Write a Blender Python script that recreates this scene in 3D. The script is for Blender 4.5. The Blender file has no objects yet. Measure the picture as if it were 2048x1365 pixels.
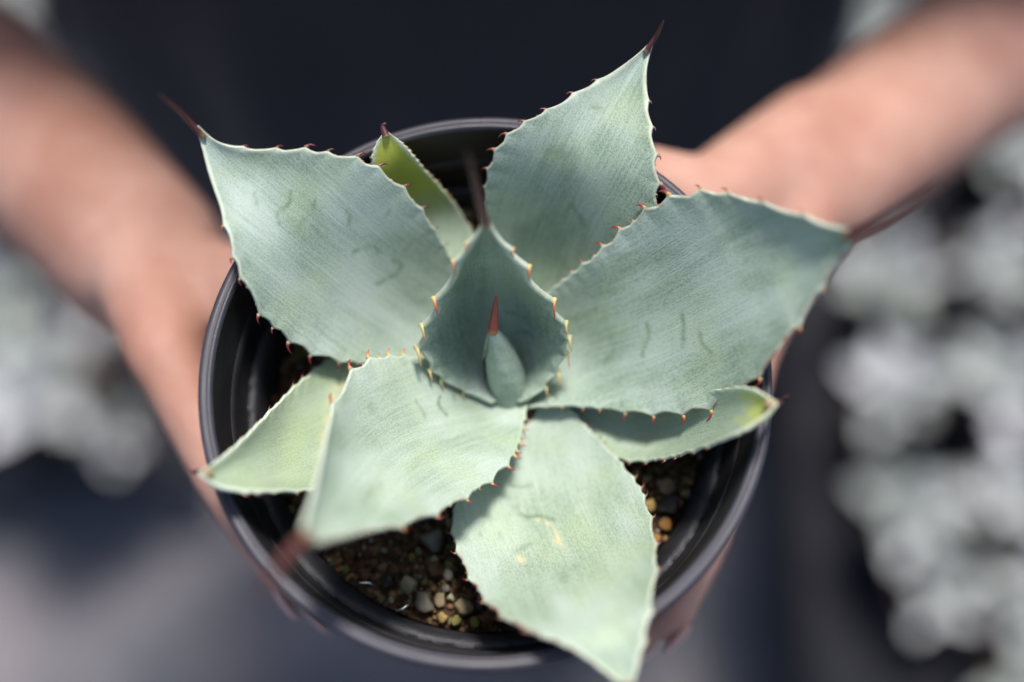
import bpy, bmesh, math, random
import numpy as np
from mathutils import Vector, Matrix, noise

random.seed(7)
S = bpy.context.scene
COL = S.collection
RIM = 1.15                      # height of the pot rim above the ground (m)

# ------------------------------------------------------------------ camera
CAM = np.array([0.00689, -0.10202, RIM + 0.35687]); TH = 0.303742; FPX = 50 / 36 * 2048
UP = np.array([0, math.cos(TH), math.sin(TH)]); FW = np.array([0, math.sin(TH), -math.cos(TH)])
cd = bpy.data.cameras.new('camera'); cam = bpy.data.objects.new('camera', cd); COL.objects.link(cam)
cam.location = CAM; cam.rotation_euler = (TH, 0, 0)
cd.lens = 50; cd.sensor_width = 36; cd.sensor_fit = 'HORIZONTAL'
cd.clip_start = 0.01; cd.clip_end = 200
cd.dof.use_dof = True; cd.dof.focus_distance = 0.380; cd.dof.aperture_fstop = 2.0
cd.dof.aperture_blades = 0
S.camera = cam

# ------------------------------------------------------------------ light
SUN_EL, SUN_AZ = math.radians(63), math.radians(11)      # azimuth from +Y (behind the person) towards +X
w = bpy.data.worlds.new('World'); S.world = w; w.use_nodes = True
nt = w.node_tree; bg = nt.nodes['Background']
sky = nt.nodes.new('ShaderNodeTexSky'); sky.sky_type = 'NISHITA'; sky.sun_disc = False
sky.sun_elevation = SUN_EL; sky.sun_rotation = SUN_AZ; sky.dust_density = 2.5; sky.ozone_density = 1.0
nt.links.new(sky.outputs[0], bg.inputs[0]); bg.inputs[1].default_value = 0.115
ld = bpy.data.lights.new('sun', 'SUN'); ld.energy = 3.7; ld.angle = math.radians(11.0); ld.color = (1.0, 0.95, 0.91)
sun = bpy.data.objects.new('sun', ld); COL.objects.link(sun)
sd = Vector((math.sin(SUN_AZ) * math.cos(SUN_EL), math.cos(SUN_AZ) * math.cos(SUN_EL), math.sin(SUN_EL)))
sun.rotation_euler = sd.to_track_quat('Z', 'Y').to_euler(); sun.location = (0, 0, 4)
S.view_settings.view_transform = 'Standard'; S.view_settings.look = 'None'
S.view_settings.gamma = 1; S.view_settings.use_curve_mapping = False; S.view_settings.exposure = 0.58
S.render.engine = 'CYCLES'; S.cycles.use_denoising = True
S.cycles.max_bounces = 5; S.cycles.use_adaptive_sampling = True; S.cycles.adaptive_threshold = .03; S.cycles.caustics_reflective = False

# ------------------------------------------------------------------ helpers
def pt(px, py, z):
    """point on the horizontal plane z (mm above the rim) seen at photo pixel px, py"""
    d = FW + np.array([1, 0, 0]) * ((px - 1024) / FPX) + UP * ((682.5 - py) / FPX)
    t = (RIM + z / 1000 - CAM[2]) / d[2]
    return CAM + d * t

def proj(P):
    d = P - CAM; zc = d @ FW
    return np.stack([1024 + FPX * d[..., 0] / zc, 682.5 - FPX * (d @ UP) / zc], -1)

def tag(o, label=None, cat=None, group=None, kind=None):
    if label: o['label'] = label
    if cat: o['category'] = cat
    if group: o['group'] = group
    if kind: o['kind'] = kind
    return o

def empty(name, loc):
    o = bpy.data.objects.new(name, None); COL.objects.link(o); o.location = loc
    o.empty_display_size = .02
    return o

def link(name, me, mat=None, parent=None, origin=None):
    if mat is not None and not me.materials: me.materials.append(mat)
    o = bpy.data.objects.new(name, me); COL.objects.link(o)
    if parent is not None: o.parent = parent
    if origin is not None: o.location = origin
    return o

def mesh(name, V, Fc, smooth=True):
    me = bpy.data.meshes.new(name)
    me.from_pydata([tuple(v) for v in V], [], [tuple(f) for f in Fc]); me.update()
    if smooth: me.shade_smooth()
    return me

def attr(me, name, vals):
    a = me.attributes.new(name, 'FLOAT', 'POINT'); a.data.foreach_set('value', np.asarray(vals, dtype=np.float32))

def attrv(me, name, vals):
    a = me.attributes.new(name, 'FLOAT_VECTOR', 'POINT'); a.data.foreach_set('vector', np.asarray(vals, dtype=np.float32).ravel())

def attrc(me, name, vals):
    a = me.attributes.new(name, 'FLOAT_COLOR', 'POINT')
    c = np.ones((len(vals), 4), np.float32); c[:, :3] = vals; a.data.foreach_set('color', c.ravel())

def catmull(P, n):
    """n samples, even in chord length, through the points P (k, d)"""
    P = np.asarray(P, float); k = len(P)
    Q = np.vstack([2 * P[0] - P[1], P, 2 * P[-1] - P[-2]]); out = []
    for i in range(k - 1):
        p0, p1, p2, p3 = Q[i:i + 4]
        u = np.linspace(0, 1, 24, endpoint=False)[:, None]
        out.append(.5 * (2 * p1 + (p2 - p0) * u + (2 * p0 - 5 * p1 + 4 * p2 - p3) * u ** 2 + (3 * p1 - p0 - 3 * p2 + p3) * u ** 3))
    out = np.vstack(out + [P[-1:]])
    s = np.r_[0, np.cumsum(np.linalg.norm(np.diff(out, axis=0), axis=1))]; s /= s[-1]
    t = np.linspace(0, 1, n)
    return np.stack([np.interp(t, s, out[:, j]) for j in range(P.shape[1])], 1)

def smooth_curve(ctrl, t):
    """smooth interpolation of [(t, v), ...]"""
    c = np.array(ctrl, float); tt = np.linspace(0, 1, 401)
    v = np.interp(tt, c[:, 0], c[:, 1])
    k = np.hanning(111); k /= k.sum()
    v = np.convolve(np.pad(v, 55, mode='reflect', reflect_type='odd'), k, 'valid')
    return np.interp(t, tt, v)

def lathe(prof, n=128, wob=None):
    V, Fc = [], []
    m = len(prof)
    for i in range(n):
        a = 2 * math.pi * i / n
        for j, (r, z) in enumerate(prof):
            if wob: r, z = wob(a, j, r, z)
            V.append((r * math.cos(a), r * math.sin(a), z))
    for i in range(n):
        for j in range(m - 1):
            a, b = i * m + j, ((i + 1) % n) * m + j
            Fc.append((a, b, b + 1, a + 1))
    return V, Fc

def tube(P, R, n=10, cap=True):
    P = np.asarray(P, float); m = len(P); V, Fc = [], []
    T = np.gradient(P, axis=0); T /= np.linalg.norm(T, axis=1)[:, None]
    a = np.array([0, 0, 1.]) if abs(T[0][2]) < .9 else np.array([1., 0, 0])
    u = np.cross(T[0], a); u /= np.linalg.norm(u)
    for i in range(m):
        u = u - T[i] * (u @ T[i]); u /= np.linalg.norm(u); v = np.cross(T[i], u)
        for j in range(n):
            q = 2 * math.pi * j / n
            V.append(P[i] + R[i] * (u * math.cos(q) + v * math.sin(q)))
    for i in range(m - 1):
        for j in range(n):
            Fc.append((i * n + j, i * n + (j + 1) % n, (i + 1) * n + (j + 1) % n, (i + 1) * n + j))
    if cap:
        Fc.append(tuple(reversed(range(n)))); Fc.append(tuple(range((m - 1) * n, m * n)))
    return V, Fc

# ------------------------------------------------------------------ materials
def newmat(name):
    m = bpy.data.materials.new(name); m.use_nodes = True
    N = m.node_tree.nodes; L = m.node_tree.links
    return m, N, L, N['Principled BSDF']

def node(N, t, **kw):
    n = N.new(t)
    for k, v in kw.items(): setattr(n, k, v)
    return n

def mixc(N, L, fac, a, b, mode='MIX'):
    n = N.new('ShaderNodeMix'); n.data_type = 'RGBA'; n.blend_type = mode
    for sock, v in ((n.inputs[0], fac), (n.inputs[6], a), (n.inputs[7], b)):
        if hasattr(v, 'is_output'): L.new(v, sock)
        elif isinstance(v, tuple): sock.default_value = (*v, 1)
        else: sock.default_value = v
    return n.outputs[2]

def math_(N, L, op, a, b=None, clamp=False):
    n = N.new('ShaderNodeMath'); n.operation = op; n.use_clamp = clamp
    for i, v in enumerate((a, b)):
        if v is None: continue
        if hasattr(v, 'is_output'): L.new(v, n.inputs[i])
        else: n.inputs[i].default_value = v
    return n.outputs[0]

def maprange(N, L, v, a, b, c=0., d=1.):
    n = N.new('ShaderNodeMapRange'); L.new(v, n.inputs[0])
    for i, x in zip((1, 2, 3, 4), (a, b, c, d)): n.inputs[i].default_value = x
    return n.outputs[0]

def tnoise(N, L, co, scale, detail=2., rough=.5):
    n = N.new('ShaderNodeTexNoise'); n.inputs['Scale'].default_value = scale
    n.inputs['Detail'].default_value = detail; n.inputs['Roughness'].default_value = rough
    if co is not None: L.new(co, n.inputs['Vector'])
    return n.outputs['Fac']

def leaf_material():
    m, N, L, B = newmat('agave_leaf')
    at = lambda n: node(N, 'ShaderNodeAttribute', attribute_name=n)
    co = at('leafco').outputs['Vector']                  # (across, along, seed) in mm
    mark = at('mark').outputs['Fac']; edge = at('edge').outputs['Fac']; scar = at('scar').outputs['Fac']
    yel = at('yellow').outputs['Fac']; gtip = at('greentip').outputs['Fac']; rub = at('rub').outputs['Fac']; rim = at('brownrim').outputs['Fac']
    mp0 = node(N, 'ShaderNodeMapping'); L.new(co, mp0.inputs[0]); mp0.inputs['Scale'].default_value = (1.0, .5, 1)
    wax = tnoise(N, L, mp0.outputs[0], .075, 2, .5)                   # broad rubbed patches
    wax = maprange(N, L, wax, .38, .62)
    mp = node(N, 'ShaderNodeMapping'); L.new(co, mp.inputs[0]); mp.inputs['Scale'].default_value = (1.0, .035, 1)
    streak = maprange(N, L, tnoise(N, L, mp.outputs[0], 1.5, 4, .7), .33, .70)
    mp2 = node(N, 'ShaderNodeMapping'); L.new(co, mp2.inputs[0]); mp2.inputs['Scale'].default_value = (1.0, .55, 1)
    vo = node(N, 'ShaderNodeTexVoronoi'); L.new(mp2.outputs[0], vo.inputs['Vector']); vo.inputs['Scale'].default_value = 2.5
    speck = maprange(N, L, vo.outputs['Distance'], .1, .62)
    fine = tnoise(N, L, mp2.outputs[0], 3.2, 3, .6)
    f = math_(N, L, 'MULTIPLY', wax, .62)
    f = math_(N, L, 'ADD', f, math_(N, L, 'MULTIPLY', streak, .38))
    f = math_(N, L, 'ADD', f, math_(N, L, 'MULTIPLY', fine, .30))
    f = math_(N, L, 'SUBTRACT', f, math_(N, L, 'ADD', math_(N, L, 'MULTIPLY', rub, .45), .07), True)
    base = mixc(N, L, f, (.072, .134, .062), (.306, .376, .324))
    base = mixc(N, L, math_(N, L, 'ADD', maprange(N, L, tnoise(N, L, co, .06, 2, .5), .5, .7, 0, .3), math_(N, L, 'MULTIPLY', yel, .75), True), base, (.30, .385, .165))
    dot = mixc(N, L, math_(N, L, 'MULTIPLY', speck, .27), base, (.54, .63, .58))
    mp3 = node(N, 'ShaderNodeMapping'); L.new(co, mp3.inputs[0]); mp3.inputs['Scale'].default_value = (1.0, .022, 1)
    fib = maprange(N, L, tnoise(N, L, mp3.outputs[0], 2.4, 3, .6), .46, .66)
    dot = mixc(N, L, math_(N, L, 'MULTIPLY', fib, .15), dot, (.54, .61, .57))
    c = mixc(N, L, math_(N, L, 'MULTIPLY', gtip, .9), dot, (.46, .50, .05))
    c = mixc(N, L, math_(N, L, 'MULTIPLY', mark, .85), c, (.075, .135, .06))
    c = mixc(N, L, scar, c, (.62, .50, .27))
    c = mixc(N, L, edge, c, (.60, .66, .52))
    c = mixc(N, L, rim, c, (.22, .10, .065))
    L.new(c, B.inputs['Base Color'])
    B.inputs['Roughness'].default_value = .58
    B.inputs['Specular IOR Level'].default_value = .32
    bp = node(N, 'ShaderNodeBump'); bp.inputs['Strength'].default_value = .22; bp.inputs['Distance'].default_value = .00016
    h = math_(N, L, 'ADD', math_(N, L, 'ADD', math_(N, L, 'ADD', speck, fib), fine), math_(N, L, 'MULTIPLY', mark, -1.5))
    L.new(h, bp.inputs['Height']); L.new(bp.outputs[0], B.inputs['Normal'])
    return m

def ramp_material(name, stops, rough=.4):
    m, N, L, B = newmat(name)
    a = node(N, 'ShaderNodeAttribute', attribute_name='along')
    r = node(N, 'ShaderNodeValToRGB'); e = r.color_ramp.elements
    while len(e) < len(stops): e.new(.5)
    for el, (p, c) in zip(e, stops): el.position = p; el.color = (*c, 1)
    L.new(a.outputs['Fac'], r.inputs[0]); L.new(r.outputs[0], B.inputs['Base Color'])
    B.inputs['Roughness'].default_value = rough; B.inputs['Specular IOR Level'].default_value = .4
    return m

def plastic(name, col, rough, bump=.15, scale=900, dust=.0, dustcol=(.25, .24, .23), spec=.5):
    m, N, L, B = newmat(name); B.inputs['Specular IOR Level'].default_value = spec
    tc = node(N, 'ShaderNodeTexCoord').outputs['Object']
    n1 = tnoise(N, L, tc, 60, 5, .6); n2 = tnoise(N, L, tc, scale, 3, .6)
    c = mixc(N, L, maprange(N, L, n1, .3, .7), tuple(x * .75 for x in col), tuple(x * 1.3 for x in col))
    if dust:
        d = maprange(N, L, n2, .68, .74, 0, dust)
        c = mixc(N, L, d, c, dustcol)
    L.new(c, B.inputs['Base Color'])
    L.new(maprange(N, L, n1, .3, .7, rough - .07, rough + .1), B.inputs['Roughness'])
    bp = node(N, 'ShaderNodeBump'); bp.inputs['Strength'].default_value = bump; bp.inputs['Distance'].default_value = .0003
    L.new(n2, bp.inputs['Height']); L.new(bp.outputs[0], B.inputs['Normal'])
    return m

M = {}
M['leaf'] = leaf_material()
M['tooth_dark'] = ramp_material('tooth_dark', [(0, (.35, .25, .14)), (.22, (.15, .025, .03)), (1, (.065, .012, .022))])
M['tooth_red'] = ramp_material('tooth_red', [(0, (.50, .38, .16)), (.25, (.30, .042, .032)), (1, (.15, .018, .024))])
M['tooth_orange'] = ramp_material('tooth_orange', [(0, (.55, .46, .18)), (.35, (.52, .16, .06)), (1, (.33, .07, .04))])
M['tooth_yellow'] = ramp_material('tooth_yellow', [(0, (.42, .42, .20)), (.5, (.46, .32, .11)), (1, (.33, .17, .08))])
M['spine'] = ramp_material('spine', [(0, (.30, .22, .12)), (.10, (.10, .03, .028)), (1, (.05, .018, .02))])
M['pot'] = plastic('pot_plastic', (.010, .0095, .011), .5, .3, 1200, .25)
M['rim'] = plastic('rim_plastic', (.031, .030, .041), .52, .2, 1300, .3)
M['liner'] = plastic('liner_plastic', (.011, .012, .016), .58, .6, 1500, .7, (.26, .27, .30))
M['bgpot'] = plastic('far_pot_plastic', (.014, .014, .019), .75, spec=.2)

def skin_material():
    m, N, L, B = newmat('skin')
    tc = node(N, 'ShaderNodeTexCoord').outputs['Object']
    n1 = tnoise(N, L, tc, 22, 5, .6); n2 = tnoise(N, L, tc, 420, 3, .6)
    c = mixc(N, L, maprange(N, L, n1, .36, .64), (.36, .182, .132), (.48, .280, .215))
    c = mixc(N, L, maprange(N, L, tnoise(N, L, tc, 60, 2, .5), .6, .75, 0, .35), c, (.34, .13, .10))
    L.new(c, B.inputs['Base Color']); B.inputs['Roughness'].default_value = .62; B.inputs['Specular IOR Level'].default_value = .3
    B.inputs['Subsurface Weight'].default_value = .10; B.inputs['Subsurface Radius'].default_value = (1, .35, .2)
    B.inputs['Subsurface Scale'].default_value = .006
    bp = node(N, 'ShaderNodeBump'); bp.inputs['Strength'].default_value = .2; bp.inputs['Distance'].default_value = .0005
    L.new(n2, bp.inputs['Height']); L.new(bp.outputs[0], B.inputs['Normal'])
    return m

def cloth_material(name, a, b):
    m, N, L, B = newmat(name)
    tc = node(N, 'ShaderNodeTexCoord').outputs['Object']
    n1 = tnoise(N, L, tc, 7, 3, .5)
    wv = node(N, 'ShaderNodeTexWave'); L.new(tc, wv.inputs['Vector']); wv.inputs['Scale'].default_value = 500; wv.inputs['Distortion'].default_value = 1.5
    L.new(mixc(N, L, n1, a, b), B.inputs['Base Color']); B.inputs['Roughness'].default_value = .6
    B.inputs['Sheen Weight'].default_value = .05; B.inputs['Specular IOR Level'].default_value = .22
    bp = node(N, 'ShaderNodeBump'); bp.inputs['Strength'].default_value = .2; bp.inputs['Distance'].default_value = .0006
    L.new(wv.outputs['Fac'], bp.inputs['Height']); L.new(bp.outputs[0], B.inputs['Normal'])
    return m

def ground_material():
    m, N, L, B = newmat('ground')
    tc = node(N, 'ShaderNodeTexCoord').outputs['Object']
    n1 = tnoise(N, L, tc, 4.5, 4, .55); n2 = tnoise(N, L, tc, 60, 4, .6); n3 = tnoise(N, L, tc, 9, 3, .5)
    c = mixc(N, L, maprange(N, L, n1, .36, .66), (.044, .056, .074), (.215, .195, .205))  # bluish tone paints in shaded ground, paler tone its sunlit patches
    c = mixc(N, L, maprange(N, L, n3, .55, .75, 0, .5), c, (.19, .155, .14))
    c = mixc(N, L, maprange(N, L, n2, .3, .7, 0, .5), c, (.07, .068, .07))
    L.new(c, B.inputs['Base Color']); B.inputs['Roughness'].default_value = .9
    bp = node(N, 'ShaderNodeBump'); bp.inputs['Strength'].default_value = .5; bp.inputs['Distance'].default_value = .004
    L.new(n2, bp.inputs['Height']); L.new(bp.outputs[0], B.inputs['Normal'])
    return m

def stone_material(name, k):
    m, N, L, B = newmat(name)
    oi = node(N, 'ShaderNodeAttribute', attribute_name='stone').outputs['Color']
    tc = node(N, 'ShaderNodeTexCoord').outputs['Object']
    n = tnoise(N, L, tc, 1500 * k, 4, .7); n2 = tnoise(N, L, tc, 350 * k, 3, .6)
    c = mixc(N, L, maprange(N, L, n, .58, .72, 0, .7), oi, (.04, .035, .03))
    c = mixc(N, L, maprange(N, L, n2, .5, .7, 0, .4), c, (.16, .17, .06))
    L.new(c, B.inputs['Base Color']); B.inputs['Roughness'].default_value = .95; B.inputs['Specular IOR Level'].default_value = .1
    bp = node(N, 'ShaderNodeBump'); bp.inputs['Strength'].default_value = .5; bp.inputs['Distance'].default_value = .0004
    L.new(n, bp.inputs['Height']); L.new(bp.outputs[0], B.inputs['Normal'])
    return m

def far_leaf_material():
    m, N, L, B = newmat('far_agave_leaf')
    oi = node(N, 'ShaderNodeObjectInfo').outputs['Random']
    tc = node(N, 'ShaderNodeTexCoord').outputs['Object']
    n = tnoise(N, L, tc, 40, 3, .6)
    c = mixc(N, L, oi, (.36, .40, .37), (.74, .73, .78))
    c = mixc(N, L, maprange(N, L, n, .45, .7, 0, .35), c, (.34, .40, .30))
    L.new(c, B.inputs['Base Color']); B.inputs['Roughness'].default_value = .38
    return m

def metal_material():
    m, N, L, B = newmat('wire_metal')
    B.inputs['Metallic'].default_value = 1; B.inputs['Base Color'].default_value = (.75, .77, .82, 1)
    tc = node(N, 'ShaderNodeTexCoord').outputs['Object']
    L.new(maprange(N, L, tnoise(N, L, tc, 900), .3, .7, .15, .4), B.inputs['Roughness'])
    return m

def soil_material():
    m, N, L, B = newmat('soil')
    tc = node(N, 'ShaderNodeTexCoord').outputs['Object']
    n = tnoise(N, L, tc, 350, 5, .7)
    L.new(mixc(N, L, maprange(N, L, n, .35, .7), (.018, .012, .008), (.13, .075, .042)), B.inputs['Base Color'])
    B.inputs['Roughness'].default_value = .95; B.inputs['Specular IOR Level'].default_value = .1
    bp = node(N, 'ShaderNodeBump'); bp.inputs['Strength'].default_value = .8; bp.inputs['Distance'].default_value = .001
    L.new(n, bp.inputs['Height']); L.new(bp.outputs[0], B.inputs['Normal'])
    return m

M['skin'] = skin_material(); M['shirt'] = cloth_material('shirt_cloth', (.013, .014, .022), (.028, .029, .042))
M['trousers'] = cloth_material('trouser_cloth', (.012, .014, .022), (.022, .024, .034))
M['ground'] = ground_material(); M['stone'] = stone_material('grit_stone', 1.); M['pebble'] = stone_material('pebble_stone', .0036); M['farleaf'] = far_leaf_material()
M['wire'] = metal_material(); M['soil'] = soil_material()
M['shoe'] = plastic('shoe_rubber', (.02, .02, .022), .7)

# ------------------------------------------------------------------ ground
n = 60; V, Fc = [], []
g = np.sign(np.linspace(-1, 1, n)) * np.abs(np.linspace(-1, 1, n)) ** 3 * 60
for y in g:
    for x in g:
        h = .012 * (noise.noise(Vector((x * 2.3, y * 2.3, 3))) - .3) if abs(x) < 3 and abs(y) < 3 else -.004
        V.append((x, y, min(h, 0.0)))
for j in range(n - 1):
    for i in range(n - 1):
        a = j * n + i; Fc.append((a, a + 1, a + n + 1, a + n))
tag(link('ground', mesh('ground', V, Fc), M['ground']), 'dusty grey walkway under the potted plants', kind='structure')

# ------------------------------------------------------------------ the pot
pot = empty('plant_pot', (0, 0, RIM - .125))
tag(pot, 'round black plastic pot held in both hands, agave growing in it', 'pot')
PZ = .125
prof_rim = [(.0722, -.016), (.0741, -.0155), (.0747, -.0135), (.0750, -.006), (.0752, -.0018), (.0750, -.0006), (.0744, -.0001),
            (.0734, 0), (.0730, -.0003), (.0728, -.0003), (.0724, 0), (.0717, -.0003), (.0713, -.0012), (.0709, -.004), (.0705, -.008), (.0701, -.011), (.0692, -.016)]
V, Fc = lathe([(r, z + PZ) for r, z in prof_rim[:13]], 192)
link('rim', mesh('rim', V, Fc), M['rim'], pot)
V, Fc = lathe([(r, z + PZ) for r, z in prof_rim[12:]], 192)
link('inner_lip', mesh('inner_lip', V, Fc), M['pot'], pot)
prof_wall = [(.0, -.1215), (.049, -.1215), (.0505, -.119), (.0685, -.020), (.0690, -.0155), (.0715, -.0155), (.0708, -.020), (.053, -.120), (.0515, -.1245), (.0, -.1245)]
V, Fc = lathe([(r, z + PZ) for r, z in prof_wall], 128)
link('wall', mesh('wall', V, Fc), M['pot'], pot)

# inner nursery pot with a ragged, cut top edge
def wob(a, j, r, z):
    rag = .55 * noise.noise(Vector((math.cos(a) * 38, math.sin(a) * 38, 1))) + .45 * noise.noise(Vector((math.cos(a) * 110, math.sin(a) * 110, 5)))
    big = noise.noise(Vector((math.cos(a) * 2.2, math.sin(a) * 2.2, 9)))
    if j in (1, 2, 3): r += .0018 * rag + .0006 * big; z += .0012 * rag
    if j in (4, 5): r += .0005 * big
    return r, z + .0022 * big
inner = empty('inner_nursery_pot', (0, 0, RIM - .118))
tag(inner, 'thin black inner nursery pot with ragged cut edge, nested inside the round pot', 'inner pot')
IZ = .118
prof = [(.0630, -.045), (.0668, -.0298), (.0681, -.0290), (.0676, -.0280), (.0660, -.0276), (.0645, -.0283), (.0632, -.0325), (.0622, -.036), (.0612, -.046), (.0560, -.080)]
V, Fc = lathe([(r, z + IZ) for r, z in prof], 420, wob)
link('cut_lip', mesh('cut_lip', V, Fc), M['liner'], inner)
V, Fc = lathe([(r, z + IZ) for r, z in [(.0628, -.0455), (.0475, -.1165), (.0, -.1165), (.0, -.1150), (.046, -.1150), (.0555, -.0805)]], 96)
link('wall', mesh('inner_wall', V, Fc), M['liner'], inner)

# ------------------------------------------------------------------ soil
SZ = -41
soil_o = np.array([0, 0, RIM + SZ / 1000])
V, Fc = [], []
nr, na = 26, 90
for i in range(nr):
    for j in range(na):
        r = .0612 * i / (nr - 1); a = 2 * math.pi * j / na
        x, y = r * math.cos(a), r * math.sin(a)
        V.append((x, y, .0025 * noise.noise(Vector((x * 90, y * 90, 0))) + .0012 * noise.noise(Vector((x * 300, y * 300, 2)))))
for i in range(nr - 1):
    for j in range(na):
        Fc.append((i * na + j, (i + 1) * na + j, (i + 1) * na + (j + 1) % na, i * na + (j + 1) % na))
soil = tag(link('potting_soil', mesh('potting_soil', V, Fc), M['soil'], None, soil_o), 'dark gritty potting soil with pebbles inside the black pot', 'soil', kind='stuff')

def rock(seed, sub, rough=.3, cuts=7):
    rnd = random.Random(seed); bm = bmesh.new(); bmesh.ops.create_icosphere(bm, subdivisions=sub, radius=1)
    dirs = [Vector((rnd.gauss(0, 1), rnd.gauss(0, 1), rnd.gauss(0, 1))).normalized() for _ in range(cuts)]
    offs = [rnd.uniform(.48, .80) for _ in dirs]
    for v in bm.verts:
        p = v.co.copy()
        for d_, o_ in zip(dirs, offs):
            e = p.dot(d_) - o_
            if e > 0: p -= d_ * e * 1.0
        p *= 1 + rough * .25 * noise.noise(p * 2.2 + Vector((seed, 0, 0)))
        v.co = p
    Vv = np.array([v.co[:] for v in bm.verts]); Ff = [[v.index for v in f.verts] for f in bm.faces]; bm.free()
    return Vv, Ff

STONES = {'tan': (.25, .20, .12), 'grey': (.19, .175, .145), 'pale': (.28, .27, .17), 'brown': (.12, .068, .036), 'dark': (.045, .045, .048),
          'yellow': (.34, .24, .09), 'orange': (.28, .14, .05), 'olive': (.17, .16, .05)}
rock_meshes = {}
def pebble(px, py, rpx, kind, k):
    key = (kind, k % 4)
    if key not in rock_meshes:
        Vv, Ff = rock(k % 4 * 7 + 3, 2, 1.2, 9)
        me = mesh('pebble', Vv, Ff); attrc(me, 'stone', np.tile(STONES[kind], (len(Vv), 1))); rock_meshes[key] = me
    p = pt(px, py, SZ + 1.5) - soil_o
    r = rpx * (.15 if rpx < 14 else .152) / 1000
    o = link('pebble', rock_meshes[key], M['pebble'], soil)
    o.location = p + np.array([0, 0, r * .35]); o.scale = (r * random.uniform(.9, 1.15), r * random.uniform(.85, 1.1), r * random.uniform(.7, .9))
    o.rotation_euler = (random.uniform(-.6, .6), random.uniform(-.6, .6), random.uniform(0, 6.3))
PEB = [(820, 1170, 21, 'pale'), (848, 1207, 24, 'grey'), (881, 1201, 14, 'tan'), (902, 1196, 10, 'pale'), (928, 1217, 22, 'tan'), (885, 1237, 13, 'yellow'),
       (912, 1241, 12, 'olive'), (868, 1083, 26, 'grey'), (868, 1140, 19, 'brown'), (897, 1150, 14, 'grey'), (912, 1170, 12, 'brown'), (975, 1236, 16, 'brown'),
       (905, 1050, 14, 'tan'), (870, 1120, 11, 'pale'), (838, 1103, 9, 'tan'), (825, 1115, 10, 'olive'), (900, 1130, 11, 'olive'), (850, 1165, 9, 'olive'),
       (768, 1102, 7, 'pale'), (748, 1130, 12, 'brown'), (730, 1150, 15, 'brown'), (800, 1185, 8, 'olive'), (855, 1188, 8, 'olive'), (940, 1190, 14, 'brown'),
       (893, 1178, 10, 'grey'), (1333, 975, 20, 'tan'), (1335, 1014, 27, 'dark'), (1292, 960, 14, 'tan'), (1298, 1012, 17, 'yellow'), (1330, 1050, 14, 'orange'),
       (1312, 1078, 12, 'orange'), (1371, 988, 11, 'tan'), (1388, 900, 11, 'pale'), (1406, 914, 11, 'pale'), (1280, 985, 13, 'tan'), (1300, 940, 10, 'brown'),
       (600, 715, 18, 'olive'), (572, 738, 14, 'brown'), (562, 700, 15, 'olive'), (546, 800, 13, 'brown'), (625, 690, 13, 'olive'), (590, 760, 12, 'brown'),
       (935, 430, 26, 'tan'), (585, 1020, 12, 'olive'), (600, 1000, 12, 'brown'), (620, 1030, 13, 'tan'), (570, 985, 10, 'brown'), (640, 1090, 12, 'tan'),
       (1270, 950, 12, 'yellow'), (1350, 950, 9, 'brown'), (950, 1245, 11, 'olive'), (835, 1075, 10, 'brown'), (700, 1110, 14, 'brown'), (690, 1140, 11, 'olive'),
       (1310, 1120, 10, 'brown'), (1270, 1050, 12, 'brown'), (960, 1215, 10, 'dark'), (790, 1140, 12, 'brown'), (775, 1165, 13, 'dark')]
for k, (x, y, r, c) in enumerate(PEB): pebble(x, y, r, c, k)

# small grit, too many to pick apart
V, Fc, Cc = [], [], []
shapes = [rock(50 + i, 1, .9, 9) for i in range(6)]
rnd = random.Random(3)
pal = [(.15, .082, .044)] * 5 + [(.06, .037, .023)] * 4 + [(.24, .15, .075)] * 4 + [(.20, .17, .10), (.14, .13, .05), (.05, .05, .05), (.30, .27, .2), (.45, .43, .4)]
for k in range(5200):
    r = .0612 * math.sqrt(rnd.uniform(.12, 1)); a = rnd.uniform(0, 6.2832)
    x, y = r * math.cos(a), r * math.sin(a)
    s = rnd.choice((.0004, .0006, .0009, .0009, .0013, .0016)) * rnd.uniform(.8, 1.2)
    Vv, Ff = shapes[k % 6]; c = pal[rnd.randrange(len(pal))]
    if c[0] > .4: s *= .45
    q = rnd.uniform(0, 6.28); R = np.array(Matrix.Rotation(q, 3, Vector((rnd.gauss(0, 1), rnd.gauss(0, 1), 1)).normalized()))
    z = .0025 * noise.noise(Vector((x * 90, y * 90, 0))) + .0012 * noise.noise(Vector((x * 300, y * 300, 2))) + s * .3
    b = len(V); V.extend((Vv * np.array([1, .85, .75]) * s) @ R.T + [x, y, z]); Fc.extend([[i + b for i in f] for f in Ff])
    Cc.extend([np.array(c) * rnd.uniform(.7, 1.3)] * len(Vv))
me = mesh('grit', V, Fc); attrc(me, 'stone', np.array(Cc))
tag(link('grit', me, M['stone'], soil), kind='stuff')

# two bits of wire poking in from the inner pot
for lab, P in (('short bent silver wire lying flat beside the soil', [(718, 1167, -35), (728, 1166, -34.5), (738, 1167, -34.5), (750, 1172, -36)]),
               ('curved silver wire end hooking up beside the grey pebble', [(790, 1222, -33.5), (803, 1219, -32.5), (813, 1212, -32.5), (819, 1203, -34.5), (821, 1194, -37)])):
    C = catmull([pt(*p) for p in P], 14); o0 = C[0].copy()
    V, Fc = tube(C - o0, [.00042] * 14, 10)
    tag(link('wire', mesh('wire', V, Fc), M['wire'], None, o0), lab, 'wire', 'wire ends in the pot')

# ------------------------------------------------------------------ agave
AG = pt(1015, 800, -38)
agave = empty('agave_plant', AG)
tag(agave, 'blue-green agave rosette with red-toothed broad leaves growing in the black pot', 'agave')

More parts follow.
